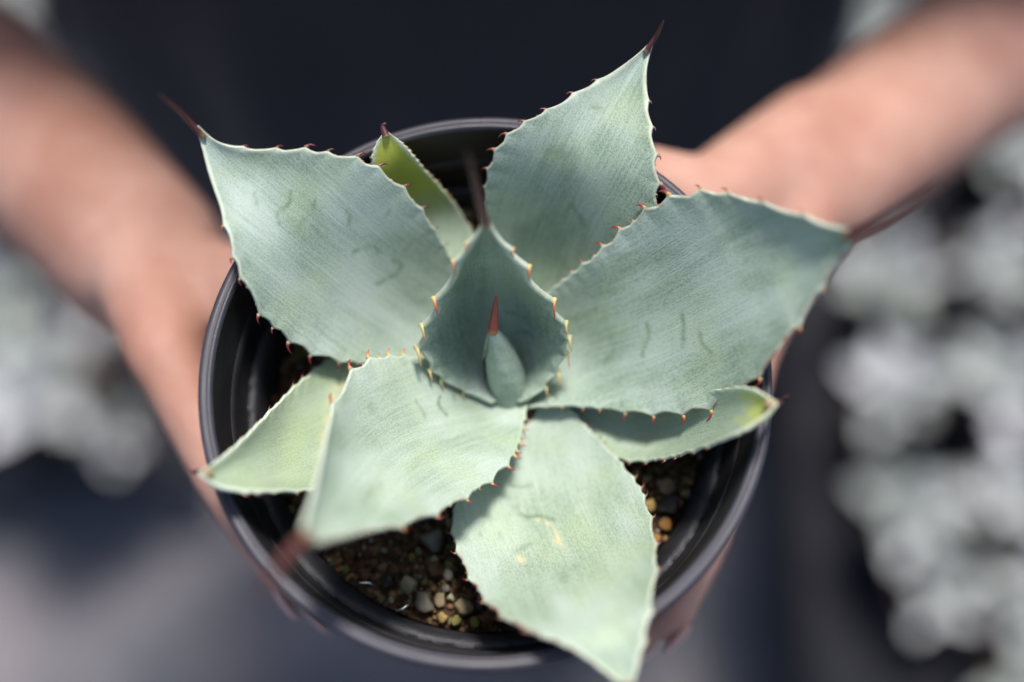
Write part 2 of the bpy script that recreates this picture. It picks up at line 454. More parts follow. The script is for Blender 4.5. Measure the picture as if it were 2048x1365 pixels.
def tooth_mesh(k, name, slim=1.):
    """unit hook: leaves along +Y, bends to +X (towards the leaf base)"""
    bend, up = [(.6, .0), (.85, .06), (.45, .05)][k]
    if slim < 1: bend += .25
    u = np.linspace(0, 1, 7)
    P = np.stack([bend * u ** 1.7, .95 * u - .42 * u ** 2, up * u ** 2], 1)
    R = slim * (.135 * (1 - u) ** .75 + .012); R[0] = .24 * slim; P[0] -= [0, .12, 0]
    V, Fc = tube(P, R, 7)
    me = mesh(name, V, Fc); attr(me, 'along', np.repeat(u, 7)); return me
TOOTH = {c: [tooth_mesh(k, 'tooth') for k in range(3)] for c in ('dark', 'red', 'orange', 'yellow')}
SLIM = {c: [tooth_mesh(k, 'tooth', .72) for k in range(3)] for c in ('orange', 'yellow')}
for c, ms in list(TOOTH.items()) + list(SLIM.items()):
    for m_ in ms: m_.materials.append(M['tooth_' + c])

def seg_dist(Q, poly):
    d = np.full(len(Q), 1e9)
    for a, b in zip(poly[:-1], poly[1:]):
        a = np.array(a, float); b = np.array(b, float); ab = b - a
        t = np.clip(((Q - a) @ ab) / (ab @ ab + 1e-9), 0, 1)
        d = np.minimum(d, np.linalg.norm(Q - (a + t[:, None] * ab), axis=1))
    return d

NT, NS, NB = 230, 61, 13
def leaf(label, eL, eR, zL, zR, sag, thick=.0026, teethL=(), teethR=(), tcol='dark', fineL=None, fineR=None, spine=None, spine_r=.0011, marks=(), scars=(),
         greentip=0, rub=0, seed=0, brown=(0, 0), tooth_len=2.6, curl_in=0, edge_th=.0014, settle=True, yellow=0):
    """leaf grown from base to tip between two margins; zL/zR heights, sag how deep the blade is channelled"""
    t = np.linspace(0, 1, NT)
    pl, pr = catmull(eL, NT), catmull(eR, NT)
    zl, zr = smooth_curve(zL, t), smooth_curve(zR, t)
    kk = np.hanning(31); kk /= kk.sum(); k9 = np.hanning(121); k9 /= k9.sum()
    for it in range(6):                                   # settle the blade so that it clears the pot rim
        L_ = np.array([pt(x, y, z) for (x, y), z in zip(pl, zl)]); R_ = np.array([pt(x, y, z) for (x, y), z in zip(pr, zr)])
        mid = (L_ + R_) / 2
        T = np.gradient(mid, axis=0); T /= np.linalg.norm(T, axis=1)[:, None]
        A = R_ - L_; W = np.linalg.norm(A, axis=1); Wd = np.maximum(W, 1e-5)
        Nn = np.cross(A / Wd[:, None], T)
        Nn = np.stack([np.convolve(np.pad(Nn[:, i], 15, mode='edge'), kk, 'valid') for i in range(3)], 1)
        Nn /= np.linalg.norm(Nn, axis=1)[:, None]
        if Nn[NT // 2] @ (CAM - mid[NT // 2]) < 0: Nn = -Nn
        A = A / Wd[:, None]
        sgx = smooth_curve(sag, t) * W
        need = np.zeros(NT)
        for sj in np.linspace(-1, 1, 15):
            P_ = mid + A * (sj * W / 2)[:, None] - Nn * ((sgx + thick * .8) * (1 - abs(sj) ** 2.1) + .0012)[:, None]
            r_ = np.hypot(P_[:, 0], P_[:, 1])
            need = np.maximum(need, np.where((r_ > .0690) & (r_ < .0765), (RIM + .0006 - P_[:, 2]) * 1000, 0))
        if need.max() < .05 or not settle: break
        need = np.array([need[max(0, i - 34):i + 35].max() for i in range(NT)])
        need = np.convolve(np.pad(need, 60, mode='edge'), k9, 'valid')
        zl = zl + need; zr = zr + need
    if it: print('lift', seed, it, round(need.max(), 2))
    sg = smooth_curve(sag, t) * W
    rnd = random.Random(seed)
    # teeth: nearest station on each margin
    tl = []
    for side, pts, pp in ((-1, teethL, pl), (1, teethR, pr)):
        for q in pts:
            i = int(np.argmin(np.hypot(pp[:, 0] - q[0], pp[:, 1] - q[1]))); i = min(i, NT - 4)
            tl.append((side, i, q[2] if len(q) > 2 else tooth_len, q[3] if len(q) > 3 else tcol))
    for side, fine in ((-1, fineL), (1, fineR)):
        if fine:
            t0, t1, cnt, ln, fc = fine
            for q in range(cnt):
                i = int(NT * (t0 + (t1 - t0) * (q + rnd.uniform(-.3, .3)) / cnt)); i = max(2, min(i, NT - 5))
                if all(abs(i - j) > 3 for s_, j, *_ in tl if s_ == side): tl.append((side, i, ln * rnd.uniform(.6, 1.25), fc))
    scal = np.zeros((2, NT)); st = np.linalg.norm(np.gradient(mid, axis=0), axis=1).mean()
    for side, i, ln, c in tl:
        w_ = max(.0010 + .00055 * ln, .0008) / st
        scal[(side + 1) // 2] = np.maximum(scal[(side + 1) // 2], (.00026 + .00052 * ln) * np.exp(-np.abs(np.arange(NT) - i) / w_))
    und = np.array([[noise.noise(Vector((i * .025, seed * 3.1 + q, 0))) for i in range(NT)] for q in (0, 7)]) * .0005 * np.sin(np.pi * t) 
    s = np.linspace(-1, 1, NS); s = np.sign(s) * (1 - (1 - np.abs(s)) ** 1.25)
    top = np.zeros((NT, NS, 3))
    for j, sj in enumerate(s):
        f = 1 - abs(sj) ** 2.1
        out = scal[0] if sj < 0 else scal[1]
        top[:, j] = mid + A * (sj * W / 2)[:, None] - Nn * (sg * f)[:, None] + A * (np.sign(sj) * (out * abs(sj) ** 9))[:, None] \
            + Nn * ((und[0] if sj < 0 else und[1]) * abs(sj) ** 3)[:, None]
    gu = np.gradient(top, axis=0); gv = np.gradient(top, axis=1); LN = np.cross(gv, gu); LN /= np.linalg.norm(LN, axis=2)[..., None] + 1e-12
    LN *= np.sign((LN * Nn[:, None]).sum(2))[..., None]
    LN = .7 * LN + .3 * Nn[:, None]; LN /= np.linalg.norm(LN, axis=2)[..., None]
    th = thick * (.35 + .65 * np.sin(np.pi * np.clip(.12 + .80 * (1 - t), 0, 1)) ** .8)
    th = np.minimum(th, .0004 + .25 * W)
    sb = np.linspace(1, -1, NB)
    bot = np.zeros((NT, NB, 3)); e_th = np.minimum(edge_th, .0004 + .14 * W)
    for j, sj in enumerate(sb):
        x = (sj + 1) / 2 * (NS - 1)
        src = np.stack([[np.interp(sj, s, top[i, :, k_]) for k_ in range(3)] for i in range(NT)]) if 0 < j < NB - 1 else top[:, -1 if j == 0 else 0]
        f = 1 - abs(sj) ** 2.5
        ln_ = LN[:, int(np.argmin(np.abs(s - sj)))]
        inset = A * (-np.sign(sj) * (.00035 if abs(sj) > .99 else 0) * np.minimum(1, W / .004))[:, None]
        bot[:, j] = src - ln_ * (e_th + (th - e_th) * f)[:, None] + inset
    # a rounded lip between top and bottom margins
    lipR = (top[:, -1] + bot[:, 0]) / 2 + A * (np.minimum(.00045, W * .05))[:, None]
    lipL = (top[:, 0] + bot[:, -1]) / 2 - A * (np.minimum(.00045, W * .05))[:, None]
    ring = np.concatenate([top, lipR[:, None], bot, lipL[:, None]], 1); n = ring.shape[1]
    V = ring.reshape(-1, 3)
    Fc = []
    for i in range(NT - 1):
        for j in range(n):
            Fc.append((i * n + j, i * n + (j + 1) % n, (i + 1) * n + (j + 1) % n, (i + 1) * n + j))
    Fc.append(tuple(reversed(range(n)))); Fc.append(tuple(range((NT - 1) * n, NT * n)))
    me = mesh('leaf', V - AG, Fc)
    ss = np.concatenate([s, [1.0], sb, [-1.0]])
    SS = np.tile(ss, NT); TT = np.repeat(t, n)
    Wm = smooth_curve([(0, .02), (1, .02)], t)
    length = np.linalg.norm(np.diff(mid, axis=0), axis=1).sum()
    attrv(me, 'leafco', np.stack([SS * np.repeat(W, n) * 500, TT * length * 1000, np.full(len(SS), seed * 37.)], 1))
    em = (1 - np.abs(SS)) * np.repeat(W, n) * 500
    attr(me, 'edge', (.32 + .5 * np.clip((TT - .5) / .4, 0, 1)) * np.clip(1.25 - em / (.18 + .62 * np.clip((TT - .5) / .4, 0, 1)), 0, 1))  # pale margin, widened near the tip to paint in light its upturned edge catches
    Q = proj(V)
    mk = np.zeros(len(V)); sc = np.zeros(len(V))
    jig = np.array([noise.noise(Vector((q[0] * .06, q[1] * .06, seed))) for q in Q])
    for poly, wd, st_ in marks:
        d = seg_dist(Q, catmull(poly, 14) if len(poly) > 2 else poly)
        mk = np.maximum(mk, st_ * np.exp(-(d / (wd * .8)) ** 2) * np.clip(.8 + 1.1 * jig, .1, 1))
    for poly, wd, st_ in scars:
        d = seg_dist(Q, catmull(poly, 14) if len(poly) > 2 else poly)
        sc = np.maximum(sc, st_ * np.exp(-(d / wd) ** 2) * np.clip(.7 + 1.6 * jig, 0, 1))
    topmask = np.tile(np.r_[np.ones(NS), np.zeros(n - NS)], NT)
    attr(me, 'mark', mk * topmask); attr(me, 'scar', sc * topmask)
    attr(me, 'greentip', np.clip((TT - (1 - greentip)) / .16 + .35 * jig, 0, 1) if greentip else np.zeros(len(V)))  # waxless tip; the yellow also paints in light shining through the leaf
    attr(me, 'rub', np.full(len(V), rub)); attr(me, 'yellow', np.full(len(V), yellow))
    bl = np.where(SS < 0, brown[0], brown[1]) * np.clip((np.abs(SS) - .982) / .015, 0, 1) * np.clip(.55 + 1.5 * jig, 0, 1) * np.clip((TT - .3) / .2, 0, 1)
    attr(me, 'brownrim', bl)
    o = link('leaf', me, M['leaf'], agave); o['label'] = label
    # teeth
    for side, i, ln, c in tl:
        j = NS - 1 if side > 0 else 0; j2 = NS - 4 if side > 0 else 3
        e = (lipR if side > 0 else lipL)[i]
        out = top[i, j] - top[i, j2]; out = out / np.linalg.norm(out)
        if curl_in: out = (1 - curl_in) * out + curl_in * Nn[i] - side * A[i] * .35
        back = -T[i]; out = out - back * (out @ back); out /= np.linalg.norm(out)
        upv = np.cross(back, out)
        if upv @ Nn[i] < 0: upv = -upv
        l = ln / 1000 * rnd.uniform(.78, 1.0)
        mt = Matrix(((back[0] * l, out[0] * l, upv[0] * l, e[0] - AG[0]), (back[1] * l, out[1] * l, upv[1] * l, e[1] - AG[1]),
                     (back[2] * l, out[2] * l, upv[2] * l, e[2] - AG[2]), (0, 0, 0, 1)))
        d = link('tooth', (SLIM if curl_in else TOOTH)[c][rnd.randrange(3)], None, o); d.matrix_local = mt
    if spine:
        P = np.array([mid[-8]] + [pt(*p) for p in spine]); C = catmull(P, 26); u = np.linspace(0, 1, 26)
        V, Fc = tube(C - AG, spine_r * (1 - u) ** .6 + .00012, 10)
        me = mesh('spine', V, Fc); attr(me, 'along', np.repeat(u, 10)); link('spine', me, M['spine'], o)
    return o

# A: broad leaf reaching to the upper left
leaf('broad pale leaf with dark teeth reaching past the rim towards the bare forearm',
     [(985, 790), (930, 772), (860, 745), (800, 730), (740, 722), (680, 714), (630, 698), (585, 670), (543, 636), (512, 592), (487, 545), (470, 495), (452, 435), (427, 368), (406, 300), (393, 254)],
     [(1000, 735), (970, 670), (940, 600), (915, 548), (893, 510), (868, 470), (840, 428), (800, 383), (752, 348), (705, 325), (650, 313), (600, 308), (540, 304), (480, 300), (432, 284), (395, 252)],
     [(0, -36), (.2, -31), (.45, -18), (.62, -3), (.72, 4), (.85, 10), (1, 19)], [(0, -37), (.15, -33), (.27, -22), (.4, -9), (.55, 0), (.8, 10), (1, 19)],
     [(0, .2), (.3, .13), (.6, .10), (.82, .16), (1, .3)],
     teethL=[(455, 440, 2.4), (470, 505, 2.4), (487, 552, 2.2), (525, 622, 3.2), (555, 650, 2.4), (590, 676, 3.6), (634, 702, 3.6), (688, 718, 3.2), (722, 722, 2.4)],
     teethR=[(480, 299, 1.6), (545, 303, 2.2), (600, 306, 3.6), (650, 312, 2.4), (706, 325, 3.4), (750, 348, 3.6), (803, 388, 2.8), (838, 428, 2.4), (866, 470, 1.8), (886, 500, 1.5), (902, 528, 1.4)],
     fineL=(.25, .72, 18, .9, 'dark'), fineR=(.2, .68, 22, .9, 'dark'),
     spine=[(375, 240, 24), (350, 215, 31), (316, 188, 40)], spine_r=.0008, seed=1, brown=(.25, .35),
     marks=[([(707, 505), (727, 495), (747, 495), (759, 507)], 5, .8), ([(788, 521), (802, 531), (792, 547), (763, 565), (747, 571)], 5, .85), ([(695, 424), (699, 438), (697, 452)], 5, .7),
            ([(582, 384), (578, 408), (554, 428), (560, 448)], 5, .7), ([(630, 400), (626, 418)], 5, .6), ([(614, 432), (604, 446), (598, 460)], 6, .5), ([(510, 388), (514, 408)], 6, .5),
            ([(780, 420), (770, 436)], 5, .35), ([(815, 610), (850, 600)], 7, .3)])
# B: small inner leaf with a yellow-green tip
leaf('small leaf with a bright yellow-green tip leaning on the far rim',
     [(985, 700), (915, 600), (862, 510), (815, 440), (772, 380), (750, 338), (752, 300), (770, 262)],
     [(1010, 660), (985, 580), (962, 510), (944, 470), (925, 440), (903, 408), (878, 378), (850, 348), (832, 326), (803, 292), (772, 262)],
     [(0, -36), (.5, -26), (.7, -13), (.82, 1), (.9, 6), (1, 9)], [(0, -36), (.5, -25), (.7, -11), (.82, 2), (.9, 6), (1, 9)],
     [(0, .12), (.5, .06), (.8, .08), (1, .2)], fineR=(.25, .97, 26, .75, 'orange'), fineL=(.6, .97, 14, .8, 'yellow'), tcol='orange',
     spine=[(766, 255, 9), (768, 249, 9.5), (774, 247, 9.5)], spine_r=.0010, seed=2, greentip=.46, rub=.4, yellow=.35, settle=False, brown=(.0, .5), thick=.0022)
# C: upper leaf towards the person
leaf('dark green pointed leaf rising over the far rim towards the navy shirt',
     [(1015, 690), (990, 600), (976, 520), (971, 430), (975, 385), (984, 345), (1000, 308), (1024, 275), (1060, 246), (1110, 217), (1165, 183), (1220, 152), (1268, 116), (1301, 88)],
     [(1050, 690), (1110, 620), (1190, 545), (1255, 475), (1290, 430), (1303, 395), (1305, 350), (1302, 308), (1297, 258), (1290, 200), (1291, 140), (1306, 86)],
     [(0, -37), (.15, -32), (.35, -17), (.55, -2), (.75, 6), (1, 15)], [(0, -37), (.15, -32), (.35, -17), (.55, -3), (.75, 6), (1, 15)],
     [(0, .2), (.3, .13), (.6, .10), (.85, .16), (1, .3)],
     teethL=[(1203, 164, 1.8), (1155, 190, 2.2), (1100, 222, 2.2), (1057, 246, 2.4), (1024, 273, 2.8), (1000, 307, 3.0), (983, 344, 2.4), (974, 380, 1.6)],
     teethR=[(1290, 197, 1.6), (1297, 250, 2.0), (1303, 305, 2.9), (1306, 362, 3.4), (1302, 408, 2.8)],
     fineL=(.3, .7, 16, .8, 'dark'), fineR=(.4, .7, 14, .9, 'dark'), spine=[(1311, 74, 18), (1318, 60, 21), (1327, 42, 25)], spine_r=.0007, seed=3, rub=.75, brown=(.3, .35),
     marks=[([(1142, 408), (1159, 434), (1168, 452)], 6, .6), ([(1111, 518), (1128, 530), (1146, 544)], 6, .55), ([(1181, 215), (1195, 216), (1203, 223)], 6, .5), ([(1035, 460), (1045, 490)], 16, .4), ([(1090, 300), (1130, 310)], 14, .3)])
# E: small leaf, lower right
leaf('small leaf with green-edged dried tip lying on the rim beside the lower blade',
     [(1060, 790), (1130, 800), (1250, 803), (1350, 797), (1430, 783), (1482, 777), (1520, 788), (1550, 805)],
     [(1060, 800), (1115, 805), (1150, 838), (1190, 876), (1230, 906), (1270, 917), (1330, 911), (1390, 895), (1450, 871), (1508, 843), (1551, 811)],
     [(0, -38), (.5, -35), (.75, -21), (.9, -2), (1, 4.5)], [(0, -38), (.35, -34), (.6, -23), (.85, -3), (1, 4.5)],
     [(0, .2), (.5, .16), (.8, .22), (1, .4)],
     teethR=[(1236, 912, 1.4), (1259, 917, 1.6), (1291, 917, 1.6), (1326, 911, 1.6), (1347, 906, 1.4), (1386, 895, 1.5), (1411, 884, 1.4)], fineR=(.2, .9, 22, .8, 'dark'), fineL=(.6, .95, 8, .8, 'dark'),
     spine=[(1562, 805, 5), (1569, 797, 6), (1577, 792, 7)], spine_r=.0013, seed=4, greentip=.22, rub=.45, yellow=.25, brown=(.15, .3), thick=.0022)
# H: left lower leaf
leaf('green-tipped lower leaf with yellowish margin lying over the pot side rim',
     [(960, 790), (880, 758), (800, 735), (740, 722), (695, 718), (655, 726), (622, 753), (583, 786), (540, 830), (490, 880), (440, 922), (400, 944)],
     [(985, 810), (920, 840), (850, 890), (780, 930), (700, 965), (625, 976), (570, 979), (500, 978), (440, 970), (402, 948)],
     [(0, -34), (.4, -30), (.65, -20), (.85, -5), (1, 4)], [(0, -34), (.4, -26), (.65, -12), (.85, -1), (1, 4)],
     [(0, .2), (.5, .15), (.8, .2), (1, .4)],
     teethL=[(658, 724, 2.0), (632, 742, 2.0), (610, 762, 1.8), (594, 776, 1.8), (545, 825, 1.4)], fineL=(.35, .95, 24, .9, 'dark'), fineR=(.55, .9, 7, 1.2, 'red'),
     spine=[(394, 944, 4.6), (384, 946, 5), (374, 942, 5)], spine_r=.0011, seed=5, rub=.2, yellow=.6, scars=[([(680, 770), (664, 810), (655, 850), (648, 900)], 12, .5)], thick=.0024)
# F: bottom leaf
leaf('broad scarred leaf with two yellow blemishes hanging over the near rim',
     [(1000, 800), (985, 850), (955, 910), (925, 970), (911, 1025), (912, 1065), (925, 1110), (950, 1158), (985, 1205), (1032, 1241), (1090, 1268), (1160, 1305), (1218, 1348), (1258, 1380)],
     [(1090, 785), (1130, 812), (1160, 848), (1200, 890), (1240, 932), (1275, 985), (1295, 1040), (1304, 1100), (1303, 1160), (1293, 1230), (1280, 1300), (1270, 1350), (1262, 1382)],
     [(0, -34), (.3, -30), (.5, -20), (.68, -2), (.8, 6), (1, 11)], [(0, -35), (.3, -32), (.5, -20), (.68, -2), (.8, 6), (1, 11)],
     [(0, .14), (.3, .12), (.6, .09), (.85, .14), (1, .3)],
     teethR=[(1124, 808, 1.2), (1146, 836, 1.5), (1159, 855, 1.5), (1171, 868, 1.5), (1182, 883, 1.5), (1195, 894, 1.4), (1221, 921, 1.6), (1234, 930, 1.7), (1257, 956, 2.3), (1268, 977, 2.4), (1281, 990, 2.3), (1296, 1033, 2.2), (1304, 1085, 2.0), (1304, 1140, 2.), (1292, 1225, 2.), (1283, 1285, 1.8)],
     teethL=[(912, 1060, 2.0), (922, 1100, 2.0), (945, 1150, 2.2), (975, 1195, 2.2), (1010, 1228, 2.0), (1060, 1255, 1.8)], fineL=(.3, .75, 16, .8, 'dark'), fineR=(.05, .7, 18, .8, 'dark'),
     spine=[(1258, 1395, 12), (1252, 1420, 16), (1245, 1450, 20)], spine_r=.0011, seed=6, yellow=.22, brown=(.9, .35),
     marks=[([(1030, 1014), (1034, 1026), (1056, 1035), (1081, 1033), (1111, 1041)], 5, .95), ([(1015, 969), (1039, 975), (1064, 969)], 5, .6), ([(1064, 985), (1080, 1000), (1074, 1022)], 4, .25),
            ([(966, 1046), (959, 1071)], 5, .5), ([(1030, 1106), (1060, 1089)], 6, .5), ([(998, 1066), (1003, 1080)], 5, .4), ([(1140, 1140), (1160, 1130)], 7, .35), ([(1120, 1180), (1130, 1150)], 20, .25)],
     scars=[([(1071, 1038), (1090, 1044), (1107, 1059), (1116, 1080)], 3.2, .8), ([(1114, 1080), (1119, 1087)], 7, .95), ([(1038, 1113), (1043, 1120)], 7, .7)])
# D: right leaf
leaf('largest broad leaf with red teeth stretching over the rim beside the wrist',
     [(1010, 800), (1030, 740), (1060, 650), (1090, 600), (1120, 574), (1165, 540), (1210, 505), (1250, 466), (1296, 432), (1345, 407), (1380, 398), (1415, 392), (1480, 400), (1530, 415), (1590, 433), (1650, 454), (1712, 463)],
     [(1020, 822), (1045, 814), (1085, 808), (1140, 807), (1200, 811), (1270, 818), (1340, 818), (1410, 806), (1470, 776), (1510, 746), (1545, 708), (1572, 668), (1610, 618), (1645, 562), (1680, 511), (1712, 469)],
     [(0, -38), (.1, -36), (.2, -28), (.35, -13), (.48, -5), (.6, 6), (.8, 25), (1, 43)], [(0, -33), (.25, -26), (.42, -18), (.56, -3), (.7, 12), (.85, 27), (1, 43)],
     [(0, .2), (.3, .13), (.6, .11), (.85, .16), (1, .3)],
     teethL=[(1606, 440, 2.0), (1527, 414, 2.2), (1459, 396, 2.4), (1404, 392, 3.0), (1345, 407, 4.0), (1294, 433, 3.8), (1268, 452, 1.5), (1242, 472, 3.0), (1207, 506, 3.0), (1189, 521, 1.5), (1167, 539, 2.2), (1147, 555, 1.8), (1127, 569, 1.7), (1110, 581, 1.6), (1092, 598, 1.5)],
     teethR=[(1088, 808, 1.2), (1119, 807, 1.4), (1160, 808, 1.6), (1193, 811, 1.8), (1242, 816, 2.6), (1275, 818, 1.0), (1299, 819, 3.4), (1356, 818, 3.8), (1413, 806, 4.0), (1470, 776, 3.0), (1510, 746, 2.6), (1591, 644, 2.6), (1640, 570, 2.0)],
     fineL=(.12, .6, 22, .8, 'red'), fineR=(.08, .62, 26, .8, 'red'), tcol='red', spine=[(1745, 452, 49), (1800, 420, 58), (1875, 370, 68)], spine_r=.0013, seed=8, brown=(.5, .8), rub=.32, thick=.0028,
     marks=[([(1294, 649), (1297, 675), (1286, 702), (1286, 715)], 4, .9), ([(1365, 627), (1367, 662), (1365, 693)], 5, .85), ([(1400, 666), (1404, 688), (1422, 706)], 5, .65), ([(1224, 675), (1226, 702), (1211, 724)], 5, .35),
            ([(1270, 505), (1240, 520)], 8, .3), ([(1400, 500), (1460, 470)], 12, .25), ([(1375, 760), (1400, 762)], 7, .3)])
# G: front left leaf
leaf('bright sunlit leaf pointing up towards the viewer with orange teeth',
     [(1015, 790), (975, 788), (930, 768), (872, 726), (820, 719), (770, 722), (735, 736), (705, 762), (683, 798), (662, 850), (646, 920), (630, 990), (612, 1050), (598, 1084)],
     [(1056, 798), (1049, 818), (1042, 842), (1034, 872), (1017, 908), (982, 949), (932, 985), (870, 1019), (800, 1044), (720, 1062), (655, 1077), (602, 1088)],
     [(0, -34), (.12, -31), (.3, -19), (.45, -8), (.6, 5), (.8, 26), (1, 50)], [(0, -32), (.15, -27), (.3, -18), (.45, -7), (.6, 8), (.8, 28), (1, 50)],
     [(0, .10), (.2, .14), (.5, .15), (.8, .22), (1, .35)],
     teethL=[(675, 815, 3.2, 'red'), (715, 752, 4.4, 'red'), (748, 729, 4.0), (765, 723, 2.0), (787, 720, 3.0), (816, 719, 3.0), (832, 720, 1.6), (855, 720, 2.6)],
     teethR=[(1041, 830, 1.6), (1038, 848, 2.0), (1035, 863, 2.4), (1033, 877, 2.6), (1028, 889, 2.4), (1022, 900, 2.6), (1010, 917, 3.4, 'red'), (980, 951, 3.0, 'red'), (930, 987, 2.6, 'red'), (870, 1019, 2.6, 'red'), (800, 1044, 2.2, 'red')],
     fineL=(.14, .55, 16, .9, 'orange'), fineR=(.08, .55, 16, .8, 'orange'), tcol='orange', spine=[(575, 1112, 56), (548, 1148, 64), (518, 1195, 74)], spine_r=.0019, seed=9, brown=(.1, .6), yellow=.22, rub=-.15,
     marks=[([(880, 793), (877, 808), (884, 820), (893, 830)], 4, .9), ([(831, 802), (847, 826), (851, 839)], 4, .6), ([(906, 782), (910, 804)], 4, .7), ([(740, 810), (745, 825)], 7, .3), ([(740, 985), (760, 970)], 12, .3)])
# I: upright scoop-shaped centre leaf
leaf('upright scoop-shaped centre leaf with long curled yellow teeth',
     [(985, 806), (958, 790), (925, 776), (896, 753), (873, 722), (866, 690), (874, 655), (890, 618), (912, 568), (936, 516), (958, 470), (969, 440)],
     [(1040, 804), (1058, 792), (1080, 770), (1100, 742), (1112, 710), (1113, 685), (1103, 650), (1078, 606), (1046, 562), (1018, 520), (992, 478), (975, 440)],
     [(0, -29), (.15, -26), (.35, -15), (.55, -1), (.8, 17), (1, 29)], [(0, -29), (.15, -26), (.35, -15), (.55, -1), (.8, 17), (1, 29)],
     [(0, .3), (.15, .44), (.3, .5), (.5, .5), (.75, .5), (1, .55)],
     teethL=[(952, 490, 3.0, 'orange'), (932, 528, 4.4, 'orange'), (897, 603, 5.4, 'orange'), (874, 655, 6.0), (867, 698, 6.4), (886, 740, 5.0), (905, 760, 4.2), (942, 783, 3.0)],
     teethR=[(1010, 505, 3.0, 'orange'), (1033, 543, 5.0, 'orange'), (1080, 610, 5.6, 'orange'), (1106, 655, 5.6), (1113, 684, 5.4), (1110, 714, 5.2), (1094, 751, 4.6), (1072, 779, 4.0)],
     tcol='yellow', curl_in=.75, edge_th=.0021, fineL=(.1, .4, 6, .9, 'yellow'), fineR=(.1, .4, 6, .9, 'yellow'), spine=[(962, 415, 35), (950, 365, 44), (934, 300, 55)], spine_r=.0012, seed=10, rub=.35, brown=(.1, .1), thick=.0024,
     marks=[([(1011, 624), (1031, 627), (1051, 637)], 4, .9), ([(1031, 667), (1051, 664), (1064, 674)], 5, .6), ([(965, 540), (967, 580)], 12, .4)])
# J: the closed central bud, a rolled leaf
Pb = catmull([pt(1024, 806, -37), pt(1009, 748, -27), pt(998, 702, -18), pt(986, 664, -9)], 40)
u = np.linspace(0, 1, 40); Rb = smooth_curve([(0, .0052), (.35, .0057), (.6, .0048), (.85, .0029), (1, .0015)], u)
nseg = 64; BUDQ = 5.2; V, Fc = [], []
Tt = np.gradient(Pb, axis=0); Tt /= np.linalg.norm(Tt, axis=1)[:, None]
for i in range(40):
    a1 = np.cross(Tt[i], [0, 1, 0]); a1 /= np.linalg.norm(a1); a2 = np.cross(Tt[i], a1)
    for j in range(nseg):
        q = j / (nseg - 1) * 2 * math.pi * 1.15 + .8 * u[i] + BUDQ
        r = Rb[i] * (.90 + .16 * j / (nseg - 1)) * (1 + .025 * math.sin(q * 5 + u[i] * 9) + .02 * math.sin(u[i] * 40 + q * 2) * u[i])            # overlapping roll leaves a seam
        V.append(Pb[i] + r * (a1 * math.cos(q) + a2 * math.sin(q)) - AG)
for i in range(39):
    for j in range(nseg - 1): Fc.append((i * nseg + j, i * nseg + j + 1, (i + 1) * nseg + j + 1, (i + 1) * nseg + j))
me = mesh('bud', V, Fc)
jj = np.tile(np.linspace(-1, 1, nseg), 40)
attrv(me, 'leafco', np.stack([jj * 14, np.repeat(u, nseg) * 30, np.full(len(jj), 410.)], 1)); attr(me, 'edge', np.clip((np.abs(jj) - .96) / .04, 0, .6))
for a in ('mark', 'scar', 'greentip', 'brownrim'): attr(me, a, np.zeros(len(jj)))
attr(me, 'rub', np.full(len(jj), .12)); attr(me, 'yellow', np.zeros(len(jj)))
bud = link('bud', me, M['leaf'], agave); bud['label'] = 'tightly rolled central bud with a red tip'
C = catmull([pt(986, 667, -10), pt(988, 645, -5), pt(990, 620, 0), pt(993, 588, 7)], 20); u = np.linspace(0, 1, 20)
V, Fc = tube(C - AG, .0015 * (1 - u) ** .75 + .0001, 10); me = mesh('spine', V, Fc); attr(me, 'along', .1 + .75 * np.repeat(u, 10))
link('spine', me, M['tooth_red'], bud)
# short stem below the leaf bases
V, Fc = lathe([(.0, .004), (.006, .0035), (.010, .001), (.011, -.003), (.008, -.008), (.0, -.008)], 32)
link('stem', mesh('stem', V, Fc), M['soil'], agave)

# ------------------------------------------------------------------ person
def capsule(bm, p0, r0, p1, r1, n=14):
    p0, p1 = np.asarray(p0, float), np.asarray(p1, float); d = p1 - p0; L = np.linalg.norm(d); d /= L
    P, R = [], []
    for k in range(5): a = math.pi / 2 * (k / 4); P.append(p0 - d * r0 * math.cos(a) * .999); R.append(max(r0 * math.sin(a), 1e-4))
    for k in range(1, 6): P.append(p0 + d * L * k / 6); R.append(r0 + (r1 - r0) * k / 6)
    for k in range(5): a = math.pi / 2 * (k / 4); P.append(p1 + d * r1 * math.sin(a) * .999); R.append(max(r1 * math.cos(a), 1e-4))
    V, Fc = tube(P, R, n); vs = [bm.verts.new(v) for v in V]
    for f in Fc: bm.faces.new([vs[i] for i in f])

def chain(bm, pts, n=14):
    for (p0, r0), (p1, r1) in zip(pts[:-1], pts[1:]): capsule(bm, p0, r0, p1, r1, n)

def cyl(sgn, th, r, z):
    a = math.radians(th)
    return np.array([sgn * r * math.cos(a), r * math.sin(a), RIM + z])

